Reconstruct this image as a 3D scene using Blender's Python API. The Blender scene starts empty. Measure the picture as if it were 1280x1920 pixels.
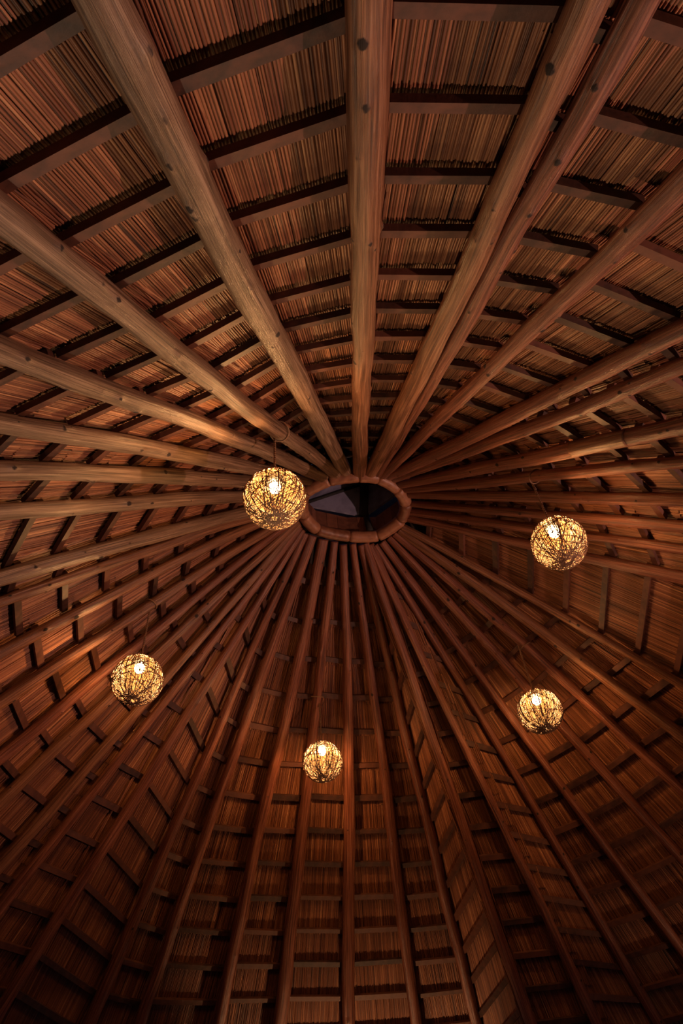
import bpy, math, random
import numpy as np
from mathutils import Vector, Matrix

rng = np.random.default_rng(7)
random.seed(7)
scene = bpy.context.scene
col = scene.collection

# ------------------------------------------------------------------ camera
F_PX = 1389.8                       # focal length in pixels of a 1280 x 1920 frame
PITCH, ROLL = 0.88529, -0.11003     # camera looks up at 50.7 degrees
CAM = np.array([0.0, 0.0, 1.6])
cF = np.array([0, math.cos(PITCH), math.sin(PITCH)])
_U = np.array([0, -math.sin(PITCH), math.cos(PITCH)])
_R = np.array([1.0, 0, 0])
cR = math.cos(ROLL) * _R + math.sin(ROLL) * _U
cU = -math.sin(ROLL) * _R + math.cos(ROLL) * _U
cd = bpy.data.cameras.new('camera')
cd.sensor_fit = 'VERTICAL'
cd.sensor_height = 36.0
cd.sensor_width = 24.0
cd.lens = F_PX / 1920 * 36.0
cd.clip_start = 0.05
cam = bpy.data.objects.new('camera', cd)
col.objects.link(cam)
M = Matrix.Identity(4)
for i in range(3):
    M[i][0], M[i][1], M[i][2], M[i][3] = cR[i], cU[i], -cF[i], CAM[i]
cam.matrix_world = M
scene.camera = cam

# ------------------------------------------------------------------ world, exposure
w = bpy.data.worlds.new('dusk')
scene.world = w
w.use_nodes = True
bg = w.node_tree.nodes['Background']
bg.inputs['Color'].default_value = (0.26, 0.30, 0.70, 1)
bg.inputs['Strength'].default_value = 0.14
scene.view_settings.view_transform = 'Standard'
scene.view_settings.look = 'None'
scene.view_settings.gamma = 1.0
scene.view_settings.use_curve_mapping = False
scene.view_settings.exposure = 0.75
BULB_W = 190.0                       # power of each lantern bulb
BULB_COL = (1.0, 0.55, 0.27)

# ------------------------------------------------------------------ roof geometry
B = 0.35                             # distance between battens along the slope
SL = 0.7177                          # slope of the roof (41 degrees)
APEX = CAM + B * np.array([0.50789, 14.68838, 18.40021])
SINS, COSS, TANS = math.sin(SL), math.cos(SL), math.tan(SL)
AXIS = APEX[:2]

def ray(px):
    return (px[0] - 640) / F_PX * cR - (px[1] - 960) / F_PX * cU + cF

def project(P):
    v = np.asarray(P) - CAM
    z = v @ cF
    return 640 + F_PX * (v @ cR) / z, 960 - F_PX * (v @ cU) / z, z

def cone_hit(px, lower=0.15):
    """point where the line of sight meets the conical layer in which the rafters lie"""
    d = ray(px)
    lo, hi = 0.02, 40.0
    az = APEX[2] - lower
    for _ in range(60):
        m = (lo + hi) / 2
        P = CAM + m * d
        if (az - P[2]) - TANS * math.hypot(P[0] - AXIS[0], P[1] - AXIS[1]) > 0:
            lo = m
        else:
            hi = m
    return CAM + lo * d

def plane_hit(px, z):
    d = ray(px)
    return CAM + d * (z - CAM[2]) / d[2]

RING_Z = APEX[2] - 2.1 * B * SINS - 0.12
EAVE_Z = APEX[2] - 21.5 * B * SINS

# ------------------------------------------------------------------ helpers
def link(o, parent=None):
    col.objects.link(o)
    if parent is not None:
        o.parent = parent
    return o

def mesh_obj(name, V, Fc, mat, parent=None, smooth=False, uv=None, attrs=None):
    me = bpy.data.meshes.new(name)
    me.from_pydata([tuple(v) for v in V], [], [tuple(int(i) for i in f) for f in Fc])
    if smooth:
        me.polygons.foreach_set('use_smooth', [True] * len(me.polygons))
    if uv is not None:
        lay = me.uv_layers.new(name='UVMap')
        li = np.empty(len(me.loops), dtype=np.int32)
        me.loops.foreach_get('vertex_index', li)
        lay.data.foreach_set('uv', np.asarray(uv, dtype=np.float32)[li].ravel())
    for an, vals in (attrs or {}).items():
        a = me.attributes.new(an, 'FLOAT', 'POINT')
        a.data.foreach_set('value', np.asarray(vals, dtype=np.float32))
    me.materials.append(mat)
    me.update()
    return link(bpy.data.objects.new(name, me), parent)

def quads_obj(name, V, Q, mat, parent=None, smooth=True, attrs=None, uv=None):
    """fast path: vertices (n,3) and quads (m,4) as arrays"""
    V = np.asarray(V, dtype=np.float32)
    Q = np.asarray(Q, dtype=np.int32)
    me = bpy.data.meshes.new(name)
    me.vertices.add(len(V))
    me.vertices.foreach_set('co', V.ravel())
    me.loops.add(Q.size)
    me.loops.foreach_set('vertex_index', Q.ravel())
    me.polygons.add(len(Q))
    me.polygons.foreach_set('loop_start', np.arange(0, Q.size, 4, dtype=np.int32))
    me.polygons.foreach_set('use_smooth', np.full(len(Q), smooth, dtype=bool))
    for an, vals in (attrs or {}).items():
        a = me.attributes.new(an, 'FLOAT', 'POINT')
        a.data.foreach_set('value', np.asarray(vals, dtype=np.float32))
    if uv is not None:
        lay = me.uv_layers.new(name='UVMap')
        lay.data.foreach_set('uv', np.asarray(uv, dtype=np.float32)[Q.ravel()].ravel())
    me.update(calc_edges=True)
    me.validate()
    me.materials.append(mat)
    return link(bpy.data.objects.new(name, me), parent)

def empty(name, loc):
    o = bpy.data.objects.new(name, None)
    o.location = loc
    o.empty_display_size = 0.1
    return link(o)

def tag(o, label=None, cat=None, group=None, kind=None):
    if label: o['label'] = label
    if cat: o['category'] = cat
    if group: o['group'] = group
    if kind: o['kind'] = kind
    return o

def frame(d):
    d = d / np.linalg.norm(d)
    up = np.array([0, 0, 1.0]) if abs(d[2]) < 0.95 else np.array([1.0, 0, 0])
    a = np.cross(d, up); a /= np.linalg.norm(a)
    b = np.cross(a, d)
    return a, b

def tube(pts, rad, sides=8, caps=True, closed=False):
    """tube along pts (n,3) with radius (n,) -> V, F, uv"""
    pts = np.asarray(pts, float); n = len(pts)
    rad = np.full(n, rad) if np.isscalar(rad) else np.asarray(rad)
    if closed:
        T = np.roll(pts, -1, 0) - np.roll(pts, 1, 0)
    else:
        T = np.gradient(pts, axis=0)
    T /= np.linalg.norm(T, axis=1)[:, None]
    a, b = frame(T[0])
    V, UV = [], []
    L = 0
    for i in range(n):
        a = a - (a @ T[i]) * T[i]; a /= np.linalg.norm(a)
        b = np.cross(T[i], a)
        if i: L += np.linalg.norm(pts[i] - pts[i - 1])
        for k in range(sides):
            an = 2 * math.pi * k / sides
            V.append(pts[i] + rad[i] * (math.cos(an) * a + math.sin(an) * b))
            UV.append((k / sides, L))
    Fc = []
    m = n if closed else n - 1
    for i in range(m):
        j = (i + 1) % n
        for k in range(sides):
            k2 = (k + 1) % sides
            Fc.append((i * sides + k, i * sides + k2, j * sides + k2, j * sides + k))
    if caps and not closed:
        Fc.append(tuple(range(sides - 1, -1, -1)))
        Fc.append(tuple((n - 1) * sides + k for k in range(sides)))
    return V, Fc, UV

def box_between(p0, p1, axis_n, width, thick):
    """plank from p0 to p1, its thickness along axis_n"""
    d = p1 - p0; d = d / np.linalg.norm(d)
    nn = axis_n - (axis_n @ d) * d; nn /= np.linalg.norm(nn)
    s = np.cross(d, nn)
    V = []
    for P in (p0, p1):
        for sx, sz in ((-1, -1), (1, -1), (1, 1), (-1, 1)):
            V.append(P + s * sx * width / 2 + nn * sz * thick / 2)
    Fc = [(3, 2, 1, 0), (4, 5, 6, 7), (0, 1, 5, 4), (1, 2, 6, 5), (2, 3, 7, 6), (3, 0, 4, 7)]
    return V, Fc

# ------------------------------------------------------------------ materials
def new_mat(name):
    m = bpy.data.materials.new(name)
    m.use_nodes = True
    nt = m.node_tree
    return m, nt, nt.nodes['Principled BSDF']

def ramp(nt, stops):
    r = nt.nodes.new('ShaderNodeValToRGB')
    el = r.color_ramp.elements
    while len(el) > 1: el.remove(el[-1])
    el[0].position, el[0].color = stops[0][0], (*stops[0][1], 1)
    for p, c in stops[1:]:
        e = el.new(p); e.color = (*c, 1)
    return r

def pole_material(name, dark, mid, light, rough=0.36):
    m, nt, bsdf = new_mat(name)
    N, Lk = nt.nodes, nt.links
    tc = N.new('ShaderNodeTexCoord'); oi = N.new('ShaderNodeObjectInfo')
    mp = N.new('ShaderNodeMapping'); mp.inputs['Scale'].default_value = (9, 1.2, 1)
    add = N.new('ShaderNodeVectorMath'); add.operation = 'ADD'
    Lk.new(tc.outputs['UV'], mp.inputs['Vector'])
    Lk.new(mp.outputs['Vector'], add.inputs[0])
    mul = N.new('ShaderNodeMath'); mul.operation = 'MULTIPLY'; mul.inputs[1].default_value = 37
    Lk.new(oi.outputs['Random'], mul.inputs[0])
    cmb = N.new('ShaderNodeCombineXYZ'); Lk.new(mul.outputs[0], cmb.inputs['Z'])
    Lk.new(cmb.outputs[0], add.inputs[1])
    n1 = N.new('ShaderNodeTexNoise'); n1.inputs['Scale'].default_value = 1.6; n1.inputs['Detail'].default_value = 6
    n1.inputs['Roughness'].default_value = 0.62
    Lk.new(add.outputs[0], n1.inputs['Vector'])
    mp2 = N.new('ShaderNodeMapping'); mp2.inputs['Scale'].default_value = (5, 0.5, 1)
    Lk.new(add.outputs[0], mp2.inputs['Vector'])
    n2 = N.new('ShaderNodeTexNoise'); n2.inputs['Scale'].default_value = 3; n2.inputs['Detail'].default_value = 4
    Lk.new(mp2.outputs[0], n2.inputs['Vector'])
    r = ramp(nt, [(0.39, dark), (0.5, mid), (0.61, light)])
    mixf = N.new('ShaderNodeMix'); mixf.data_type = 'FLOAT'; mixf.inputs[0].default_value = 0.45
    Lk.new(n1.outputs['Fac'], mixf.inputs[2]); Lk.new(n2.outputs['Fac'], mixf.inputs[3])
    Lk.new(mixf.outputs[0], r.inputs['Fac'])
    at = N.new('ShaderNodeAttribute'); at.attribute_name = 'knot'
    mx = N.new('ShaderNodeMix'); mx.data_type = 'RGBA'
    mx.inputs[7].default_value = (0.016, 0.007, 0.005, 1)
    sub = N.new('ShaderNodeMath'); sub.operation = 'MULTIPLY_ADD'; sub.inputs[1].default_value = 0.9; sub.inputs[2].default_value = -0.45
    Lk.new(n1.outputs['Fac'], sub.inputs[0])
    sm = N.new('ShaderNodeMath'); sm.operation = 'ADD'
    Lk.new(at.outputs['Fac'], sm.inputs[0]); Lk.new(sub.outputs[0], sm.inputs[1])
    mr = N.new('ShaderNodeMapRange'); mr.inputs['From Min'].default_value = 0.38; mr.inputs['From Max'].default_value = 0.62
    Lk.new(sm.outputs[0], mr.inputs['Value'])
    Lk.new(mr.outputs[0], mx.inputs[0]); Lk.new(r.outputs['Color'], mx.inputs[6])
    rg = N.new('ShaderNodeMapRange'); rg.inputs['To Min'].default_value = rough; rg.inputs['To Max'].default_value = 0.85
    Lk.new(mr.outputs[0], rg.inputs['Value']); Lk.new(rg.outputs[0], bsdf.inputs['Roughness'])
    Lk.new(mx.outputs[2], bsdf.inputs['Base Color'])
    bp = N.new('ShaderNodeBump'); bp.inputs['Strength'].default_value = 0.6; bp.inputs['Distance'].default_value = 0.01
    Lk.new(mixf.outputs[0], bp.inputs['Height']); Lk.new(bp.outputs[0], bsdf.inputs['Normal'])
    return m

MAT = {}
MAT['pole_red'] = pole_material('varnished red-brown pole', (0.042, 0.011, 0.006), (0.165, 0.049, 0.025), (0.33, 0.13, 0.075))
MAT['pole_tan'] = pole_material('tan pole', (0.045, 0.016, 0.008), (0.175, 0.066, 0.029), (0.34, 0.16, 0.082))
MAT['pole_grey'] = pole_material('grey-brown pole', (0.045, 0.024, 0.014), (0.17, 0.096, 0.056), (0.34, 0.22, 0.14))  # greyer tone for the poles at the left and upper left

def reed_material():
    m, nt, bsdf = new_mat('dry reed')
    N, Lk = nt.nodes, nt.links
    at = N.new('ShaderNodeAttribute'); at.attribute_name = 'tone'
    r = ramp(nt, [(0.0, (0.035, 0.010, 0.005)), (0.35, (0.135, 0.042, 0.017)), (0.7, (0.27, 0.098, 0.042)), (1.0, (0.45, 0.205, 0.095))])
    tc = N.new('ShaderNodeTexCoord')
    n = N.new('ShaderNodeTexNoise'); n.inputs['Scale'].default_value = 2.2; n.inputs['Detail'].default_value = 5
    Lk.new(tc.outputs['Object'], n.inputs['Vector'])
    ma = N.new('ShaderNodeMath'); ma.operation = 'MULTIPLY_ADD'; ma.inputs[1].default_value = 0.7; ma.inputs[2].default_value = -0.35
    Lk.new(n.outputs['Fac'], ma.inputs[0])
    ad = N.new('ShaderNodeMath'); ad.operation = 'ADD'
    Lk.new(at.outputs['Fac'], ad.inputs[0]); Lk.new(ma.outputs[0], ad.inputs[1])
    Lk.new(ad.outputs[0], r.inputs['Fac'])
    Lk.new(r.outputs['Color'], bsdf.inputs['Base Color'])
    bsdf.inputs['Roughness'].default_value = 0.5
    return m
MAT['reed'] = reed_material()

def plain_wood(name, dark, light, rough=0.6, scale=(3, 3, 3)):
    m, nt, bsdf = new_mat(name)
    N, Lk = nt.nodes, nt.links
    tc = N.new('ShaderNodeTexCoord'); oi = N.new('ShaderNodeObjectInfo')
    mp = N.new('ShaderNodeMapping'); mp.inputs['Scale'].default_value = scale
    Lk.new(tc.outputs['Object'], mp.inputs['Vector'])
    n = N.new('ShaderNodeTexNoise'); n.inputs['Scale'].default_value = 6; n.inputs['Detail'].default_value = 6
    Lk.new(mp.outputs[0], n.inputs['Vector'])
    s = N.new('ShaderNodeMath'); s.operation = 'MULTIPLY_ADD'; s.inputs[1].default_value = 0.5; s.inputs[2].default_value = -0.25
    Lk.new(oi.outputs['Random'], s.inputs[0])
    a = N.new('ShaderNodeMath'); a.operation = 'ADD'
    Lk.new(n.outputs['Fac'], a.inputs[0]); Lk.new(s.outputs[0], a.inputs[1])
    r = ramp(nt, [(0.25, dark), (0.75, light)])
    Lk.new(a.outputs[0], r.inputs['Fac'])
    Lk.new(r.outputs['Color'], bsdf.inputs['Base Color'])
    bsdf.inputs['Roughness'].default_value = rough
    bp = N.new('ShaderNodeBump'); bp.inputs['Strength'].default_value = 0.3; bp.inputs['Distance'].default_value = 0.01
    Lk.new(n.outputs['Fac'], bp.inputs['Height']); Lk.new(bp.outputs[0], bsdf.inputs['Normal'])
    return m
MAT['batten'] = plain_wood('batten wood', (0.032, 0.010, 0.005), (0.115, 0.037, 0.019))
MAT['thatch'] = plain_wood('dark thatch', (0.012, 0.007, 0.004), (0.03, 0.017, 0.01), 0.9)
MAT['ring'] = plain_wood('ring log wood', (0.13, 0.045, 0.022), (0.30, 0.13, 0.07), 0.45)
MAT['board'] = plain_wood('cupola board', (0.10, 0.035, 0.02), (0.20, 0.075, 0.04), 0.6)
MAT['soot'] = plain_wood('blackened post', (0.006, 0.005, 0.005), (0.014, 0.011, 0.01), 0.8)
MAT['slab'] = plain_wood('grey fibre cement', (0.07, 0.07, 0.12), (0.20, 0.20, 0.30), 0.7, (1.5, 1.5, 1.5))
MAT['floor'] = plain_wood('earth floor', (0.03, 0.02, 0.014), (0.06, 0.038, 0.026), 0.7, (0.6, 0.6, 0.6))
MAT['strand'] = plain_wood('rattan strand', (0.10, 0.045, 0.02), (0.20, 0.10, 0.045), 0.6)
MAT['rope'] = plain_wood('twisted cord', (0.12, 0.06, 0.03), (0.26, 0.14, 0.07), 0.8)
MAT['cap'] = plain_wood('turned wooden cap', (0.35, 0.2, 0.08), (0.5, 0.3, 0.13), 0.5)

def emitter(name, colr, strength, transp=0.0, tcol=(1, 1, 1)):
    m = bpy.data.materials.new(name); m.use_nodes = True
    nt = m.node_tree; nt.nodes.clear()
    out = nt.nodes.new('ShaderNodeOutputMaterial')
    e = nt.nodes.new('ShaderNodeEmission')
    e.inputs['Color'].default_value = (*colr, 1); e.inputs['Strength'].default_value = strength
    if transp:
        t = nt.nodes.new('ShaderNodeBsdfTransparent'); t.inputs['Color'].default_value = (*tcol, 1)
        mx = nt.nodes.new('ShaderNodeMixShader'); mx.inputs[0].default_value = 1 - transp
        nt.links.new(t.outputs[0], mx.inputs[1]); nt.links.new(e.outputs[0], mx.inputs[2])
        nt.links.new(mx.outputs[0], out.inputs['Surface'])
        m.cycles.emission_sampling = 'NONE'
    else:
        nt.links.new(e.outputs[0], out.inputs['Surface'])
    return m
MAT['bulb'] = emitter('lit bulb', (1.0, 0.80, 0.55), 60.0, 0.5)

def bulb_light(name, P, watts, colr, parent, r=0.03):
    ld = bpy.data.lights.new(name, 'POINT')
    ld.energy = watts; ld.color = colr; ld.shadow_soft_size = r
    o = bpy.data.objects.new(name, ld)
    o.location = P
    return link(o, parent)

MAT['liner'] = emitter('glowing paper liner', (1.0, 0.52, 0.16), 0.75, 0.55, (1.0, 0.86, 0.62))

# ------------------------------------------------------------------ floor
fa = np.linspace(0, 2 * math.pi, 65)[:-1]
fo = mesh_obj('floor', [(AXIS[0] + 16 * math.cos(a), AXIS[1] + 16 * math.sin(a), 0) for a in fa], [tuple(range(64))], MAT['floor'])
tag(fo, 'brown earth floor below the round thatched roof', kind='structure')

# ------------------------------------------------------------------ rafters
# (key, inner pixel at the ring, pixels further out, level offset, widths in pixels inner/outer, colour, label)
RAFT = [
 ('P0', (646, 880), [(395, 415), (195, 0)], -1.21, (27, 100), 'grey', 'thick greyish rafter pole, leftmost of those crossing the top edge'),
 ('R1', (674, 885), [(682, 480), (696, 0)], -1.66, (25, 90), 'tan', 'thick pale rafter pole running straight up to the top centre'),
 ('R2', (695, 886), [(897, 480), (1092, 0)], -1.56, (24, 80), 'tan', 'thick rafter pole right of the top centre, left one of a close pair'),
 ('R3', (709, 888), [(947, 480), (1198, 0)], -1.56, (17, 56), 'red', 'thinner red-brown rafter pole pressed against the right of a thick one'),
 ('R4', (716, 890), [(1060, 555), (1250, 370)], -1.37, (19, 54), 'red', 'rafter pole meeting the right edge highest of all'),
 ('R5', (728, 893), [(1120, 705), (1280, 612)], -1.03, (19, 42), 'red', 'glossy rafter pole, second from the top along the right edge'),
 ('R6', (737, 898), [(1060, 777), (1280, 684)], -0.73, (17, 36), 'red', 'glossy rafter pole, third from the top along the right edge'),
 ('R7', (749, 908), [(1072, 845), (1280, 797)], -0.42, (18, 38), 'red', 'rafter pole with a pale worn patch, fourth from the top along the right edge'),
 ('R8', (756, 916), [(1110, 884), (1280, 868)], -0.27, (16, 30), 'red', 'rafter pole from which the rightmost lantern hangs'),
 ('R9', (763, 927), [(1120, 934), (1280, 937)], -0.27, (15, 28), 'red', 'nearly level rafter pole just above the rightmost lantern'),
 ('R10', (772, 944), [(1120, 972), (1280, 989)], -0.27, (15, 27), 'red', 'rafter pole passing behind the upper rim of the rightmost lantern'),
 ('R11', (767, 959), [(960, 985), (1280, 1030)], -0.27, (14, 24), 'red', 'rafter pole passing behind the middle of the rightmost lantern'),
 ('R12', (760, 971), [(960, 1012), (1280, 1085)], -0.27, (15, 30), 'red', 'dark rafter pole above the wide reed bay right of centre'),
 ('R13', (754, 988), [(980, 1109), (1280, 1285)], -0.32, (13, 24), 'tan', 'rafter pole below the wide reed bay right of centre'),
 ('R14', (748, 995), [(980, 1153), (1280, 1384)], -0.02, (14, 28), 'tan', 'tan rafter pole, second below the wide reed bay on the right'),
 ('R15', (740, 1000), [(980, 1201), (1280, 1487)], 0.09, (14, 25), 'red', 'rafter pole from which the lower right lantern hangs'),
 ('R16', (729, 1008), [(919, 1212), (1280, 1612)], 0.09, (14, 22), 'red', 'rafter pole disappearing behind the lower right lantern'),
 ('R17', (716, 1016), [(892, 1256), (1280, 1784)], 0.09, (14, 22), 'red', 'rafter pole passing just left of the lower right lantern'),
 ('R18', (703, 1022), [(849, 1251), (1235, 1920)], 0.13, (14, 20), 'red', 'shiny rafter pole running down to the bottom right corner'),
 ('R19', (694, 1021), [(795, 1245), (950, 1562)], 0.88, (13, 20), 'red', 'shadowed rafter pole in the dark fold at the lower right'),
 ('R20', (685, 1019), [(766, 1251), (992, 1914)], 0.95, (12, 24), 'red', 'dark rafter pole on the right of the slanted batten bay'),
 ('R21', (676, 1021), [(728, 1245), (892, 1915)], -0.15, (13, 25), 'red', 'rafter pole on the left of the slanted batten bay at the bottom'),
 ('R22', (661, 1019), [(693, 1251), (780, 1915)], -0.10, (14, 24), 'red', 'rafter pole second to the right of the lowest lantern'),
 ('R23', (643, 1021), [(654, 1251), (653, 1915)], -0.05, (16, 27), 'red', 'vertical rafter pole just right of the lowest lantern'),
 ('R24', (627, 1015), [(601, 1251), (525, 1915)], -0.04, (16, 28), 'red', 'rafter pole from which the lowest lantern hangs'),
 ('R25', (606, 1011), [(558, 1251), (407, 1915)], -0.12, (18, 28), 'red', 'rafter pole just left of the lowest lantern'),
 ('R26', (586, 1004), [(495, 1255), (262, 1917)], -0.29, (15, 27), 'red', 'rafter pole second to the left of the lowest lantern'),
 ('R27', (573, 1000), [(453, 1256), (182, 1890)], -0.25, (15, 26), 'red', 'rafter pole with a dark knot, leftmost of those crossing the bottom edge'),
 ('h', (567, 994), [(415, 1240), (12, 1875)], 0.35, (14, 26), 'red', 'dark rafter pole meeting the left edge lowest of all'),
 ('g', (562, 988), [(419, 1180), (15, 1682)], 0.23, (14, 23), 'red', 'shadowed rafter pole, second from the bottom along the left edge'),
 ('f', (560, 983), [(419, 1150), (0, 1622)], 0.13, (14, 27), 'tan', 'rafter pole, third from the bottom along the left edge'),
 ('e', (558, 978), [(419, 1104), (0, 1506)], 0.04, (15, 28), 'tan', 'rafter pole passing behind the lower part of the left lantern'),
 ('d', (556, 970), [(419, 1072), (0, 1424)], -0.01, (15, 27), 'red', 'rafter pole passing behind the top of the left lantern'),
 ('c', (555, 963), [(419, 1040), (0, 1320)], -0.06, (16, 27), 'tan', 'rafter pole from which the left lantern hangs'),
 ('b', (555, 953), [(419, 1003), (0, 1226)], -0.22, (16, 30), 'tan', 'tan rafter pole, third below the centre of the left edge'),
 ('Bt', (556, 948), [(400, 985), (0, 1134)], -0.60, (12, 24), 'tan', 'thin tan rafter pole tucked under a thick grey one on the left'),
 ('A', (556, 942), [(400, 968), (0, 1088)], -0.60, (17, 36), 'grey', 'thick grey rafter pole, below the wide reed bay on the left'),
 ('P5', (558, 932), [(380, 927), (0, 966)], -0.95, (18, 34), 'grey', 'bent grey rafter pole, above the wide reed bay on the left'),
 ('P4', (562, 915), [(380, 894), (0, 883)], -1.11, (18, 40), 'grey', 'nearly level shiny rafter pole, fourth from the top along the left edge'),
 ('P3', (578, 901), [(400, 861), (0, 794)], -1.27, (19, 44), 'grey', 'rafter pole, third from the top along the left edge'),
 ('P2', (606, 893), [(414, 812), (0, 652)], -1.02, (22, 54), 'grey', 'thick rafter pole, second from the top along the left edge'),
 ('P1', (628, 886), [(407, 723), (0, 402)], -1.02, (24, 62), 'grey', 'thick rafter pole with the largest lantern hanging from it'),
]
NR = len(RAFT)

def smooth_line(P, n):
    """points of a gently bent pole through three points, evenly spaced"""
    P = np.asarray(P)
    t = np.concatenate([[0], np.cumsum(np.linalg.norm(np.diff(P, axis=0), axis=1))])
    s = np.linspace(0, t[-1], n)
    lin = np.stack([np.interp(s, t, P[:, k]) for k in range(3)], 1)
    for _ in range(n * 2):                       # relax the kink at the middle point
        lin[1:-1] = 0.5 * lin[1:-1] + 0.25 * (lin[:-2] + lin[2:])
    return lin, t[-1]

def rafter_axis(spec):
    key, inner, outs, c, wd, tone, label = spec
    P = [plane_hit(inner, RING_Z)]
    for px in outs:
        q = cone_hit(px)
        P.append(plane_hit(px, q[2] - c * B * SINS))
    P = np.array(P)
    return P

AX = []
for sp in RAFT:
    P = rafter_axis(sp)
    d_in = np.array([project(P[0])[2], project(P[2])[2]])
    rad = np.array(sp[4]) * d_in / F_PX / 2
    r0, r1 = rad
    rm = np.clip(0.5 * (r0 + r1), 0.045, 0.085)
    r0 = np.clip(r0, rm * 0.75, rm * 1.15); r1 = np.clip(r1, rm * 0.85, rm * 1.25)
    # go on in the same direction down to the eaves
    dirn = (P[2] - P[0]) / np.linalg.norm(P[2] - P[0])
    if P[2][2] > EAVE_Z:
        E_ = P[2] + dirn * (P[2][2] - EAVE_Z) / max(-dirn[2], 0.2)
        ctrl = np.array([P[0], P[1], P[2], E_])
    else:
        ctrl = P
    line, L = smooth_line(ctrl, 64)
    AX.append(dict(key=sp[0], line=line, L=L, r0=r0, r1=r1, label=sp[6], tone=sp[5], P=P))

def at_z(ax, z):
    """point of a rafter axis at height z (axis runs downwards), and the radius there"""
    l = ax['line']
    zz = l[:, 2]
    i = int(np.clip(np.searchsorted(-zz, -z) - 1, 0, len(l) - 2))
    t = (z - zz[i]) / (zz[i + 1] - zz[i])
    t = float(np.clip(t, -3, 4))
    f = (i + t) / (len(l) - 1)
    return l[i] * (1 - t) + l[i + 1] * t, ax['r0'] + (ax['r1'] - ax['r0']) * np.clip(f, 0, 1)

KNOTS = {'P0': [(290, 190), (262, 62), (312, 285), (352, 368), (362, 388), (455, 520), (505, 610)], 'P1': [(100, 450), (205, 552), (320, 655), (388, 716)],
         'P2': [(118, 722), (247, 762), (30, 665)], 'P3': [(107, 803), (255, 840), (305, 848)], 'P4': [(15, 876), (170, 900), (300, 885)], 'P5': [(130, 960), (275, 943), (232, 945)],
         'A': [(60, 1065), (185, 1045), (237, 1020)], 'Bt': [(85, 1112), (180, 1065)], 'b': [(140, 1157), (82, 1182), (280, 1068)], 'c': [(242, 1093), (345, 1098), (338, 1085)],
         'e': [(366, 1157), (245, 1270)], 'R1': [(684, 45), (688, 165), (678, 265), (690, 430), (668, 430), (672, 665)], 'R2': [(938, 366), (1048, 98), (905, 430), (780, 690)],
         'R3': [(996, 388), (1128, 142), (1053, 286), (890, 570)], 'R4': [(1160, 475), (1050, 585), (1020, 610), (925, 690), (918, 680)], 'R5': [(1220, 640), (1090, 705), (1062, 725), (885, 800)],
         'R6': [(1175, 730), (1095, 770), (990, 808), (1190, 712)], 'R7': [(1247, 808), (990, 857), (940, 870)], 'R8': [(1105, 893), (1245, 866), (908, 904)], 'R9': [(1100, 935), (1200, 938)],
         'R10': [(1183, 988), (980, 963)], 'R13': [(1127, 1205), (1068, 1165), (870, 1040)], 'R14': [(1043, 1210), (860, 1075)], 'R15': [(862, 1107), (925, 1160), (1025, 1270)],
         'R16': [(840, 1125), (890, 1193)], 'R17': [(760, 1072), (1055, 1475)], 'R18': [(795, 1165), (990, 1500), (1082, 1660)], 'R21': [(790, 1490), (732, 1255)], 'R22': [(673, 1130), (697, 1300)],
         'R23': [(642, 1172), (655, 1255)], 'R24': [(600, 1345)], 'R25': [(585, 1160)], 'R27': [(430, 1307), (530, 1090)]}

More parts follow.
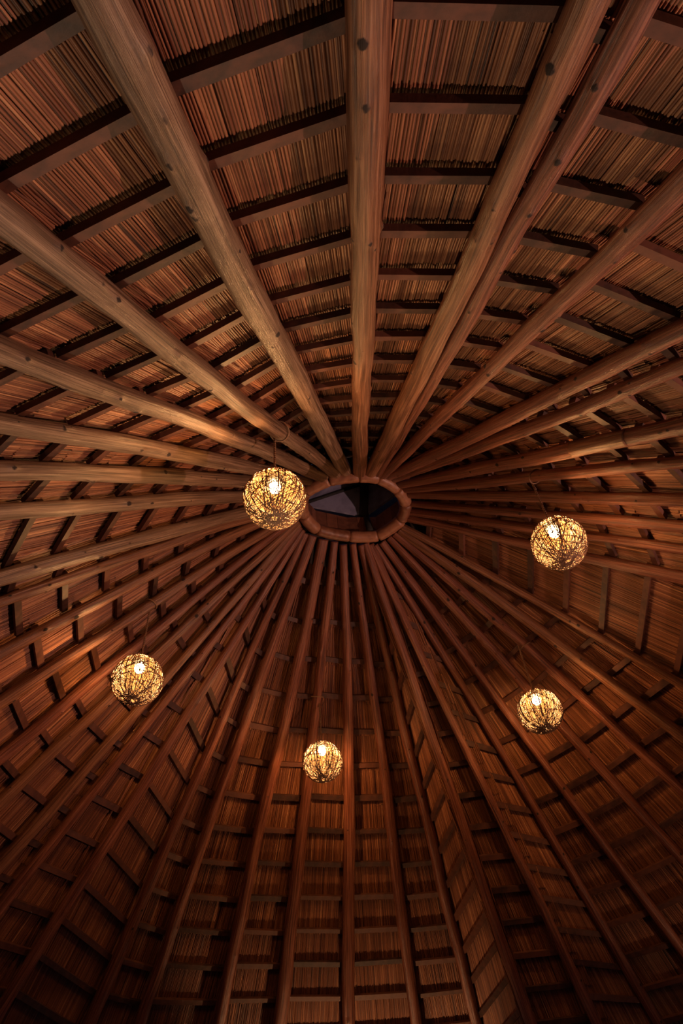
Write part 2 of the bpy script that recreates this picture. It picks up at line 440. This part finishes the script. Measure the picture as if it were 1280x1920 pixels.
def make_pole(ax, seed):
    r = np.random.default_rng(seed)
    n, sides = 480, 32
    l = ax['line']
    s0 = np.linspace(0, 1, len(l)); s = np.linspace(0, 1, n)
    pts = np.stack([np.interp(s, s0, l[:, k]) for k in range(3)], 1)
    for _ in range(16): pts[1:-1] = 0.5 * pts[1:-1] + 0.25 * (pts[:-2] + pts[2:])
    T = np.gradient(pts, axis=0); T /= np.linalg.norm(T, axis=1)[:, None]
    env = np.sin(np.pi * np.clip(s, 0, 1)) ** 0.5
    a0, b0 = frame(T[n // 2])
    wob = sum(r.normal(0, 0.006 / k) * np.sin(2 * np.pi * (k * 1.7 * s + r.random()))[:, None] * a0[None] +
              r.normal(0, 0.004 / k) * np.sin(2 * np.pi * (k * 1.7 * s + r.random()))[:, None] * b0[None] for k in range(1, 5))
    pts = pts + wob * env[:, None]
    rad = ax['r0'] + (ax['r1'] - ax['r0']) * s
    rad = rad * (1 + 0.03 * np.sin(2 * np.pi * (s * 5.3 + r.random())) + 0.02 * np.sin(2 * np.pi * (s * 13 + r.random())))
    kn = [(r.uniform(0.03, 0.97) * ax['L'], r.uniform(0, 2 * np.pi), r.uniform(0.007, 0.015), r.uniform(0.003, 0.009)) for _ in range(int(ax['L'] * 3.5))]
    ang = 2 * np.pi * np.arange(sides) / sides
    # frames along the pole, then the knots that the photograph shows, on the side turned to the viewer
    a = frame(T[0])[0]; FA, FB = [], []
    for i in range(n):
        a = a - (a @ T[i]) * T[i]; a /= np.linalg.norm(a)
        FA.append(a); FB.append(np.cross(T[i], a))
    pr = np.array([project(q)[:2] for q in pts])
    for (kx, ky) in KNOTS.get(ax['key'], []):
        i = int(np.argmin((pr[:, 0] - kx) ** 2 + (pr[:, 1] - ky) ** 2))
        v = plane_hit((kx, ky), pts[i][2]) - pts[i]
        tocam = CAM - pts[i]; tocam /= np.linalg.norm(tocam)
        v = tocam + np.clip(np.linalg.norm(v) / rad[i], 0, 1.0) * v / (np.linalg.norm(v) + 1e-6)
        kn.append((s[i] * ax['L'], math.atan2(v @ FB[i], v @ FA[i]), r.uniform(0.013, 0.020), r.uniform(0.006, 0.012)))
    dev = np.zeros((n, sides)); mark = np.zeros((n, sides))
    dev += 0.004 * np.sin(2 * ang[None] + 6 * s[:, None] + r.random() * 6)
    for (ks, ka, sg, h) in kn:
        ds = (s * ax['L'] - ks)[:, None]
        da = ((ang[None] - ka + np.pi) % (2 * np.pi) - np.pi) * rad[:, None]
        g = np.exp(-(ds / (sg * 2.0)) ** 2 - (da / sg) ** 2)
        dev += h * g
        mark = np.maximum(mark, np.minimum(1, 1.5 * np.exp(-(ds / (sg * 1.1)) ** 2 - (da / (sg * 0.75)) ** 2)) * r.uniform(0.45, 0.95))
    V = np.zeros((n, sides, 3)); UV = np.zeros((n, sides, 2))
    for i in range(n):
        a, b = FA[i], FB[i]
        rr = (rad[i] + dev[i])[:, None]
        V[i] = pts[i] + rr * (np.cos(ang)[:, None] * a + np.sin(ang)[:, None] * b)
        # seamless coordinates: fold the angle
        UV[i, :, 0] = np.abs(((ang / (2 * np.pi)) * 2) % 2 - 1)
        UV[i, :, 1] = s[i] * ax['L']
    base = pts[0].copy()
    # rounded-off ends: one tiny ring at either end closes the pole
    V = np.concatenate([(V[:1] - pts[0]) * 0.02 + pts[0], V, (V[-1:] - pts[-1]) * 0.02 + pts[-1]], 0)
    UV = np.concatenate([UV[:1], UV, UV[-1:]], 0); mark = np.concatenate([mark[:1] * 0, mark, mark[-1:] * 0], 0)
    ii_, kk_ = np.meshgrid(np.arange(n + 1), np.arange(sides), indexing='ij')
    k2_ = (kk_ + 1) % sides
    Q = np.stack([ii_ * sides + kk_, ii_ * sides + k2_, (ii_ + 1) * sides + k2_, (ii_ + 1) * sides + kk_], -1).reshape(-1, 4)
    o = quads_obj('rafter_pole', V.reshape(-1, 3) - base, Q, MAT['pole_' + ax['tone']], None, True, {'knot': mark.ravel()}, UV.reshape(-1, 2))
    o.location = base
    tag(o, ax['label'], 'rafter', 'rafter poles fanning out from the roof ring')
    if ax['key'] == 'R7':              # stretch where the bark has been cut back to pale wood
        ii = [i for i in range(n) if 1074 < pr[i][0] < 1180]
        V, Fc, UV = tube(pts[ii] - base, rad[ii] + 0.006, 18)
        sl = mesh_obj('worn_patch', V, Fc, MAT['pole_tan'], o, True, UV)
        sl['label'] = 'pale worn stretch of pole'
    return o

for i, ax in enumerate(AX):
    make_pole(ax, 100 + i)

# ------------------------------------------------------------------ reed lining and battens
roof = empty('ceiling', (AXIS[0], AXIS[1], APEX[2]))
tag(roof, 'conical reed and batten roof lining above the rafter poles', kind='structure')
ROOF0 = np.array([AXIS[0], AXIS[1], APEX[2]])

def outward_normal(i, j):
    """upward normal of the bay between rafters i and j"""
    li, lj = AX[i]['line'], AX[j]['line']
    d = (li[-1] - li[0]) + (lj[-1] - lj[0])
    a = lj[40] - li[40]
    n = np.cross(a, d)
    if n[2] < 0: n = -n
    return n / np.linalg.norm(n)

DZ = B * SINS
REF = {'P0': (490, 120), 'R1': (845, 214), 'R3': (1103, 374), 'R4': (1096, 624), 'R6': (1190, 763), 'R8': (1185, 903), 'R9': (1225, 957),
       'R12': (1126, 1140), 'R13': (1153, 1250), 'R14': (1158, 1335), 'R15': (1153, 1427), 'R16': (1133, 1513), 'R17': (1055, 1551),
       'R18': (967, 1513), 'R19': (906, 1546), 'R20': (834, 1571), 'R21': (795, 1677), 'R22': (690, 1617), 'R23': (600, 1617), 'R24': (512, 1618),
       'R25': (413, 1614), 'R26': (301, 1671), 'R27': (230, 1616), 'h': (196, 1500), 'f': (187, 1368), 'd': (185, 1233), 'c': (156, 1180), 'b': (125, 1122),
       'A': (42, 1020), 'P5': (75, 921), 'P4': (15, 837), 'P3': (97, 756), 'P2': (92, 593), 'P1': (147, 287)}
battens = []       # (pixel size, V, F)
bay_reeds = []
for i in range(NR):
    j = (i + 1) % NR
    nrm = outward_normal(i, j)
    if nrm[2] < 0.35:
        nrm = np.array([nrm[0], nrm[1], 0.35]); nrm /= np.linalg.norm(nrm)
    vz = 1 / max(nrm[2], 0.66)
    def pts_at(z, extra):
        out = []
        for ax in (AX[i], AX[j]):
            P, r = at_z(ax, z)
            P2, r2 = at_z(ax, z - (r + extra) * vz)      # lift along the vertical so the level stays z
            out.append(P2 + np.array([0, 0, (r2 + extra) * vz]))
        return out
    z_ref = APEX[2] - DZ * 10.28
    ref = REF.get(AX[i]['key'])
    if ref is not None:                # a batten seen in the photograph fixes the level of this bay
        best = 1e9
        for z in np.linspace(RING_Z - 0.3, EAVE_Z + 0.1, 500):
            a, c = pts_at(z, 0.003)
            (xa, ya, _), (xc, yc, _) = project(a), project(c)
            dd = abs((xc - xa) * (ya - ref[1]) - (xa - ref[0]) * (yc - ya)) / math.hypot(xc - xa, yc - ya)
            if dd < best: best, z_ref = dd, z
    levels = [z_ref - DZ * k for k in range(-22, 22)]
    zs = [z for z in levels if RING_Z - 0.15 > z - 0.1 and z > EAVE_Z + 0.02]
    # battens
    for z in zs:
        a, c = pts_at(z, 0.02)
        d = c - a; L = np.linalg.norm(d)
        if L < 0.05: continue
        d /= L
        jit = rng.normal(0, 0.006, 2)
        p0 = a + d * 0.004 + np.array([0, 0, jit[0]]); p1 = c - d * 0.004 + np.array([0, 0, jit[1]])
        V, Fc = box_between(p0, p1, nrm, 0.052 + rng.normal(0, 0.004), 0.034)
        x, y, dep = project((p0 + p1) / 2)
        inview = dep > 0.2 and -120 < x < 1400 and -120 < y < 2040
        battens.append(((L - AX[i]['r0'] - AX[j]['r0']) / dep if inview else -1, i, V, Fc))
    # reeds, tier by tier; the seam between two tiers lies just behind the batten as one looks up at it
    pm = sum(pts_at(zs[len(zs) // 2], 0.02)) / 2
    vw = (pm - CAM) / np.linalg.norm(pm - CAM)
    tt_ = 0.045 / max(vw @ nrm, 0.3)
    seam = float(np.clip((vw * tt_)[2] - tt_ * (vw @ nrm) * nrm[2], -0.02, 0.055)) + 0.004
    zt = [RING_Z - 0.06] + zs + [EAVE_Z - 0.1]
    for t in range(len(zt) - 1):
        a0, c0 = pts_at(zt[t] + (0.03 + seam if t else 0), 0.062)
        a1, c1 = pts_at(zt[t + 1] + seam, 0.050)
        w0 = np.linalg.norm(c0 - a0); w1 = np.linalg.norm(c1 - a1)
        mg = 0.09
        n = max(6, int((w1 + 2 * mg) / 0.0062))
        x = -mg / w1 + (1 + 2 * mg / w1) * (np.arange(n) + 0.5) / n + rng.normal(0, 0.12 / n, n)       # fraction at the lower end
        xm = (x - 0.5) * w1 + rng.normal(0, 0.0012, n)                  # metres from the bay centre line, kept parallel
        # a reed that would cross the rafter at its upper end starts further down
        tstart = np.clip((np.abs(xm) - w0 / 2 - mg) / max(w1 - w0, 1e-3), 0, 0.95)
        tend = 1 + rng.uniform(-0.025, 0.012, n)
        rad = rng.uniform(0.0038, 0.0062, n)
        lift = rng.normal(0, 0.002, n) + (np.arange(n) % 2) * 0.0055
        tone = np.clip(rng.normal(0.56, 0.17, n) - (np.arange(n) % 2) * 0.22, 0, 1)  # every second, deeper reed darker: shade of the gaps painted into its tone
        def pos(tt, ss):
            return ((1 - tt)[:, None] * ((1 - ss)[:, None] * a0 + ss[:, None] * c0) + tt[:, None] * ((1 - ss)[:, None] * a1 + ss[:, None] * c1))
        # parallel line: lateral position in metres constant, so the fraction follows the local width
        def frac(tt):
            wl = w0 + (w1 - w0) * tt
            return 0.5 + xm / np.maximum(wl, 0.02)
        p_top = pos(tstart, frac(tstart)) + lift[:, None] * nrm
        p_bot = pos(tend, frac(tend)) + (lift - 0.002)[:, None] * nrm
        d = p_bot - p_top
        d /= np.linalg.norm(d, axis=1)[:, None] + 1e-9
        side = np.cross(d, nrm); side /= np.linalg.norm(side, axis=1)[:, None] + 1e-9
        ring_t = np.stack([p_top + rad[:, None] * (math.cos(math.pi * k / 4) * side - math.sin(math.pi * k / 4) * nrm) for k in range(5)], 1)
        ring_b = np.stack([p_bot + rad[:, None] * (math.cos(math.pi * k / 4) * side - math.sin(math.pi * k / 4) * nrm) for k in range(5)], 1)
        bay = np.concatenate([ring_t, ring_b], 1)              # n,10,3
        bay_reeds.append((i, bay, tone))

# reeds: one mesh for each bay
for i in range(NR):
    parts = [(bv, tn) for (k, bv, tn) in bay_reeds if k == i]
    V = np.concatenate([p[0] for p in parts], 0)
    tone = np.concatenate([p[1] for p in parts], 0)
    n = len(V)
    q = np.array([[k, k + 1, k + 6, k + 5] for k in range(4)])
    Q = (np.arange(n)[:, None, None] * 10 + q[None]).reshape(-1, 4)
    o = quads_obj('reed_lining', V.reshape(-1, 3) - ROOF0, Q, MAT['reed'], roof, True, {'tone': np.repeat(tone, 10)})
    tag(o, kind='stuff')

# battens: the 300 that show largest one by one, the rest joined
order = sorted(range(len(battens)), key=lambda k: -battens[k][0])
for k in order[:300]:
    _, i, V, Fc = battens[k]
    V = np.array(V); c = V.mean(0)
    o = mesh_obj('batten', V - c, Fc, MAT['batten'], roof)
    o.location = c - ROOF0
V, Fc = [], []
for k in order[300:]:
    _, i, v, f = battens[k]
    n = len(V); V += [p - ROOF0 for p in v]; Fc += [tuple(a + n for a in q) for q in f]
o = mesh_obj('batten', V, Fc, MAT['batten'], roof)
tag(o, kind='stuff')

# thatch behind the reeds, a thick closed shell
rows = []
zs = np.linspace(RING_Z - 0.03, EAVE_Z - 0.12, 14)
V, Fc = [], []
for lay, off in ((0, 0.10), (1, 0.36)):
    for z in zs:
        for ax in AX:
            P, r = at_z(ax, z)
            V.append(P + np.array([0, 0, (off + r) * 1.6]) - ROOF0)
nz = len(zs)
idx = lambda lay, a, k: lay * nz * NR + a * NR + (k % NR)
for lay in (0, 1):
    for a in range(nz - 1):
        for k in range(NR):
            q = (idx(lay, a, k), idx(lay, a, k + 1), idx(lay, a + 1, k + 1), idx(lay, a + 1, k))
            Fc.append(q if lay else q[::-1])
for k in range(NR):
    Fc.append((idx(0, nz - 1, k), idx(0, nz - 1, k + 1), idx(1, nz - 1, k + 1), idx(1, nz - 1, k)))
    Fc.append((idx(0, 0, k + 1), idx(0, 0, k), idx(1, 0, k), idx(1, 0, k + 1)))
mesh_obj('thatch', V, Fc, MAT['thatch'], roof)

# ------------------------------------------------------------------ ring of logs round the opening
RPX = [(574, 921), (617, 900), (673, 893), (709, 896), (745, 917), (761, 944), (752, 975), (709, 1005), (655, 1006), (594, 993), (570, 967), (566, 943)]
RP = [plane_hit(q, RING_Z - 0.01) for q in RPX]
RC = np.mean(RP, axis=0)
ring = empty('roof_ring', RC)
tag(ring, 'oval ring of short curved logs around the roof opening', 'ring beam')
for k in range(len(RP)):
    p0, p1 = RP[k] - RC, RP[(k + 1) % len(RP)] - RC
    d = p1 - p0
    out = (p0 + p1) / 2; out[2] = 0; out /= np.linalg.norm(out)
    pts = [p0 + d * 0.012 + (d * 0.976) * t + out * 0.010 * math.sin(math.pi * t) for t in np.linspace(0, 1, 12)]
    rr = 0.064 + rng.normal(0, 0.003)
    rad = [rr * (0.90 if t in (0, 11) else 1 + 0.02 * math.sin(t * 1.7 + k)) for t in range(12)]
    V, Fc, UV = tube(pts, np.array(rad), 14)
    mesh_obj('log_segment', V, Fc, MAT['ring'], ring, True, UV)

# ------------------------------------------------------------------ cupola above the ring
cup = empty('cupola', RC + np.array([0, 0, 0.05]))
tag(cup, 'dark cupola with grey sloping panels seen through the roof ring', 'cupola')
C0 = RC + np.array([0, 0, 0.05])
def loc(k, rf, z):
    p = RP[k % len(RP)] - RC
    return np.array([p[0] * rf, p[1] * rf, z])
# drum of upright boards standing on the ring
per = []
for k in range(len(RP)):
    for t in np.linspace(0, 1, 4)[:-1]:
        a, b_ = loc(k, 1.02, 0), loc(k + 1, 1.02, 0)
        per.append(a + (b_ - a) * t)
for k in range(len(per)):
    a, b_ = per[k], per[(k + 1) % len(per)]
    d = b_ - a; L = np.linalg.norm(d); d /= L
    nrm = np.array([d[1], -d[0], 0])
    mid = (a + b_) / 2
    h = 0.262
    Vb, Fb = box_between(mid + np.array([0, 0, 0.0]), mid + np.array([0, 0, h]), nrm, L * 0.97, 0.02)
    mesh_obj('board', Vb, Fb, MAT['board'], cup)
# square pyramid cap: corners on the ring's directions, one of them pointing away from the viewer
far = plane_hit((682, 967), RING_Z + 0.36) - C0
lft = plane_hit((560, 944), RING_Z + 0.36) - C0
rgt = plane_hit((772, 905), RING_Z + 0.36) - C0
near = -far * 1.15; near[2] = far[2]
corners = [far, rgt, near, lft]
top = plane_hit((683, 902), RING_Z + 0.36 + 0.5) - C0
for k in range(4):
    a, b_ = corners[k], corners[(k + 1) % 4]
    n_ = np.cross(b_ - a, top - a); n_ /= np.linalg.norm(n_)
    if n_[2] < 0: n_ = -n_
    V = [a, b_, top, a + n_ * 0.03, b_ + n_ * 0.03, top + n_ * 0.03]
    Fc = [(0, 1, 2), (5, 4, 3), (0, 3, 4, 1), (1, 4, 5, 2), (2, 5, 3, 0)]
    mesh_obj('sloping_panel', V, Fc, MAT['slab'], cup)
    V, Fc, UV = tube([a - np.array([0, 0, 0.03]), top - np.array([0, 0, 0.04])], 0.055 if k == 0 else 0.018, 10)
    mesh_obj('hip_rafter', V, Fc, MAT['soot'], cup, True)
    foot = (plane_hit((677, 1001), RING_Z + 0.03) - C0) if k == 0 else np.array([a[0] * 0.98, a[1] * 0.98, -0.02])
    for s in (-1, 1):
        tdir = np.cross(np.array([a[0], a[1], 0]), [0, 0, 1.0]); tdir /= np.linalg.norm(tdir)
        V, Fc, UV = tube([foot + tdir * s * 0.10, a + tdir * s * 0.02], 0.035, 10)
        mesh_obj('corner_post', V, Fc, MAT['soot'], cup, True)

# ------------------------------------------------------------------ lanterns
R_L = 0.197
def strands_mesh(seed):
    r = np.random.default_rng(seed)
    V, Fc = [], []
    def loop(nv, off, rad_t, seg=56):
        nv = nv / np.linalg.norm(nv)
        a, b_ = frame(nv)
        rc = math.sqrt(max(R_L ** 2 - off ** 2, 1e-4))
        ph = r.random() * 6.28
        pts = [nv * off + rc * (math.cos(t) * a + math.sin(t) * b_) * (1 + 0.010 * math.sin(2 * t + ph)) for t in np.linspace(0, 2 * math.pi, seg + 1)[:-1]]
        v, f, _ = tube(pts, rad_t, 5, False, True)
        n = len(V); V.extend(v); Fc.extend(tuple(q + n for q in ff) for ff in f)
    for k in range(84):            # windings that run close past both poles
        an = math.pi * 2 * k / 84 + r.normal(0, 0.03)
        tilt = r.normal(0, 0.05)
        loop(np.array([math.cos(an), math.sin(an), tilt]), r.choice([-1, 1]) * r.uniform(0.022, 0.045), r.uniform(0.0014, 0.0024))
    for k in range(52):            # random windings
        v = r.normal(0, 1, 3); v[2] *= 1.2
        loop(v, r.normal(0, 0.035), r.uniform(0.0015, 0.0027))
    return V, Fc

def uv_sphere(R, nu=40, nv=22, squash=1.0, c=(0, 0, 0)):
    V, Fc = [], []
    for a in range(nv + 1):
        th = math.pi * a / nv
        for k in range(nu):
            ph = 2 * math.pi * k / nu
            V.append((c[0] + R * math.sin(th) * math.cos(ph), c[1] + R * math.sin(th) * math.sin(ph), c[2] + R * squash * math.cos(th)))
    for a in range(nv):
        for k in range(nu):
            k2 = (k + 1) % nu
            Fc.append((a * nu + k, (a + 1) * nu + k, (a + 1) * nu + k2, a * nu + k2))
    return V, Fc

def lathe(profile, nseg=20):
    V, Fc = [], []
    for (r_, z) in profile:
        for k in range(nseg):
            ph = 2 * math.pi * k / nseg
            V.append((r_ * math.cos(ph), r_ * math.sin(ph), z))
    for a in range(len(profile) - 1):
        for k in range(nseg):
            k2 = (k + 1) % nseg
            Fc.append((a * nseg + k, a * nseg + k2, (a + 1) * nseg + k2, (a + 1) * nseg + k))
    return V, Fc

LAMPS = [
 (34, (515, 820), (515, 935), 117.5, 'P1', 'largest woven ball lantern, hanging beside the roof ring'),
 (8, (997, 905), (1050, 1018), 102.5, 'R8', 'rightmost woven ball lantern, hanging from a tilted cord'),
 (33, (281, 1144), (257, 1275), 95.5, 'c', 'leftmost woven ball lantern'),
 (24, (598, 1308), (604, 1428), 75.0, 'R24', 'smallest and lowest woven ball lantern with a round wooden cap'),
 (15, (972, 1212), (1012, 1333), 83.0, 'R15', 'lower right woven ball lantern'),
]
axk = {a['key']: a for a in AX}
shade_meshes = {}
for li, (ri, tpx, cpx, dia, rk, label) in enumerate(LAMPS):
    ax = axk[rk]
    l = ax['line']
    # the point of the carrying pole that lies in the direction of the cord's upper end
    pr = np.array([project(p)[:2] for p in l])
    kbest = int(np.argmin((pr[:, 0] - tpx[0]) ** 2 + (pr[:, 1] - tpx[1]) ** 2))
    Pz = l[kbest][2]
    P = plane_hit(tpx, Pz)
    d = ray(cpx); 
    # lantern straight below that point: the height where the line of sight passes closest
    best = min(np.linspace(0.2, 1.4, 600), key=lambda q: abs(project(P - np.array([0, 0, q]))[1] - cpx[1]))
    C = P - np.array([0, 0, best])
    rl = dia * project(C)[2] / F_PX / 2
    print('lantern', label, 'diameter', round(2 * rl, 3), 'cord', round(best, 2))
    sc = rl / R_L
    root = empty('lantern', C - np.array([0, 0, rl]))
    tag(root, label, 'lantern', 'woven ball lanterns')
    rel = np.array([0, 0, rl])
    V, Fc = strands_mesh(50 + li)
    sh = mesh_obj('shade', np.array(V) * sc + rel, Fc, MAT['strand'], root, True)
    sh['label'] = 'ball of dark rattan strands'
    V, Fc = uv_sphere(R_L * 0.972 * sc, c=rel)
    ln = mesh_obj('liner', V, Fc, MAT['liner'], root, True)
    ln['label'] = 'glowing yellow inner liner'
    V, Fc = uv_sphere(0.040, 16, 10, 1.12, rel + np.array([0, 0, 0.115]))
    bl = mesh_obj('bulb', V, Fc, MAT['bulb'], root, True)
    bulb_light('bulb_light', rel + np.array([0, 0, 0.115]), BULB_W, BULB_COL, root)
    V, Fc = lathe([(0.0, 0.163), (0.052, 0.160), (0.054, 0.164), (0.03, 0.176), (0.018, 0.186), (0.018, 0.20), (0.0, 0.20)])
    mesh_obj('socket', np.array(V) + rel - np.array([0, 0, 0.0]), Fc, MAT['soot'], root, True)
    V, Fc = lathe([(0.0, -0.01), (0.017, -0.008), (0.021, 0.004), (0.02, 0.016), (0.012, 0.026), (0.0, 0.028)])
    mesh_obj('cap', np.array(V) + rel * 2, Fc, MAT['cap'], root, True)
    # cord of two twisted strands up to the pole, with a loop tied round it
    zt = best + rl
    CV, CF = [], []
    for s in (0, 1):
        zz = np.linspace(2 * rl + 0.01, zt + 0.02, 90)
        pts = [np.array([0.0045 * math.cos(z * 140 + s * math.pi), 0.0045 * math.sin(z * 140 + s * math.pi), z]) for z in zz]
        V, Fc, _ = tube(pts, 0.005, 6)
        CF += [tuple(q + len(CV) for q in f) for f in Fc]; CV += list(V)
    mesh_obj('cord', CV, CF, MAT['rope'], root, True)
    Pa = l[kbest]
    dirv = l[min(kbest + 1, len(l) - 1)] - l[kbest - 1]; dirv /= np.linalg.norm(dirv)
    a_, b_ = frame(dirv)
    rp = ax['r0'] + (ax['r1'] - ax['r0']) * kbest / (len(l) - 1) + 0.009
    base = C - np.array([0, 0, rl])
    pts = [Pa + rp * (math.cos(t) * a_ + math.sin(t) * b_) + dirv * 0.02 * math.sin(t) - base for t in np.linspace(0, 2 * math.pi, 37)[:-1]]
    V, Fc, _ = tube(pts, 0.006, 6, False, True)
    mesh_obj('tie_loop', V, Fc, MAT['rope'], root, True)

# ------------------------------------------------------------------ standing spotlights on the floor, below the picture
SPOTS = [  # position of the head, aimed at, colour, watts, beam, label
 ((-0.7, 4.6, 1.7), (-0.4, 0.7, 4.7), (1.0, 0.76, 0.50), 155, 88, 'black floor spotlight in the middle of the room, aimed back overhead'),
 ((5.2, 2.9, 1.75), (1.3, 1.9, 5.2), (1.0, 0.52, 0.40), 560, 90, 'black floor spotlight at the right of the room'),
 ((-0.35, 10.0, 1.75), (-0.40, 9.3, 4.5), (1.0, 0.50, 0.22), 120, 75, 'black floor spotlight at the far side of the room'),
 ((4.6, 8.0, 1.75), (3.4, 7.3, 4.6), (1.0, 0.50, 0.26), 60, 60, 'black floor spotlight at the far right of the room'),
]
MAT['lens'] = emitter('lit lens', (1.0, 0.8, 0.6), 20.0, 0.3)
for pos, aim, colr, watts, beam, label in SPOTS:
    pos, aim = np.array(pos), np.array(aim)
    root = empty('floor_spotlight', (pos[0], pos[1], 0))
    tag(root, label, 'spotlight', 'floor spotlights')
    z = pos[2]
    V, Fc = lathe([(0, 0.0), (0.18, 0.0), (0.18, 0.02), (0.03, 0.035), (0, 0.035)], 28)
    mesh_obj('base', V, Fc, MAT['soot'], root, True)
    V, Fc = lathe([(0, 0.03), (0.014, 0.03), (0.014, z - 0.02), (0, z - 0.02)], 14)
    mesh_obj('pole', V, Fc, MAT['soot'], root, True)
    d = (aim - pos) / np.linalg.norm(aim - pos)
    rot = Vector(d).to_track_quat('Z', 'Y')
    def turned(V, c=(0, 0, z)):
        return [np.array(rot @ Vector(v)) + np.array(c) for v in V]
    V, Fc = lathe([(0, -0.10), (0.05, -0.10), (0.07, -0.07), (0.085, 0.06), (0.081, 0.06), (0.066, -0.06), (0, -0.085)], 28)
    mesh_obj('head', turned(V), Fc, MAT['soot'], root, True)
    V, Fc = lathe([(0, 0.035), (0.076, 0.035), (0.076, 0.041), (0, 0.043)], 24)
    mesh_obj('lens', turned(V), Fc, MAT['lens'], root, True)
    ld = bpy.data.lights.new('spot_beam', 'SPOT')
    ld.energy = watts; ld.color = colr; ld.shadow_soft_size = 0.03
    ld.spot_size = math.radians(beam); ld.spot_blend = 0.6
    lo_ = bpy.data.objects.new('spot_beam', ld)
    lo_.rotation_mode = 'QUATERNION'
    lo_.rotation_quaternion = Vector(-d).to_track_quat('Z', 'Y')
    lo_.location = np.array([0, 0, z]) + d * 0.07
    link(lo_, root)

for a in AX:
    print(a['key'], 'r', round(a['r0'], 3), round(a['r1'], 3), 'L', round(a['L'], 2), 'out', np.round(a['line'][-1], 1))
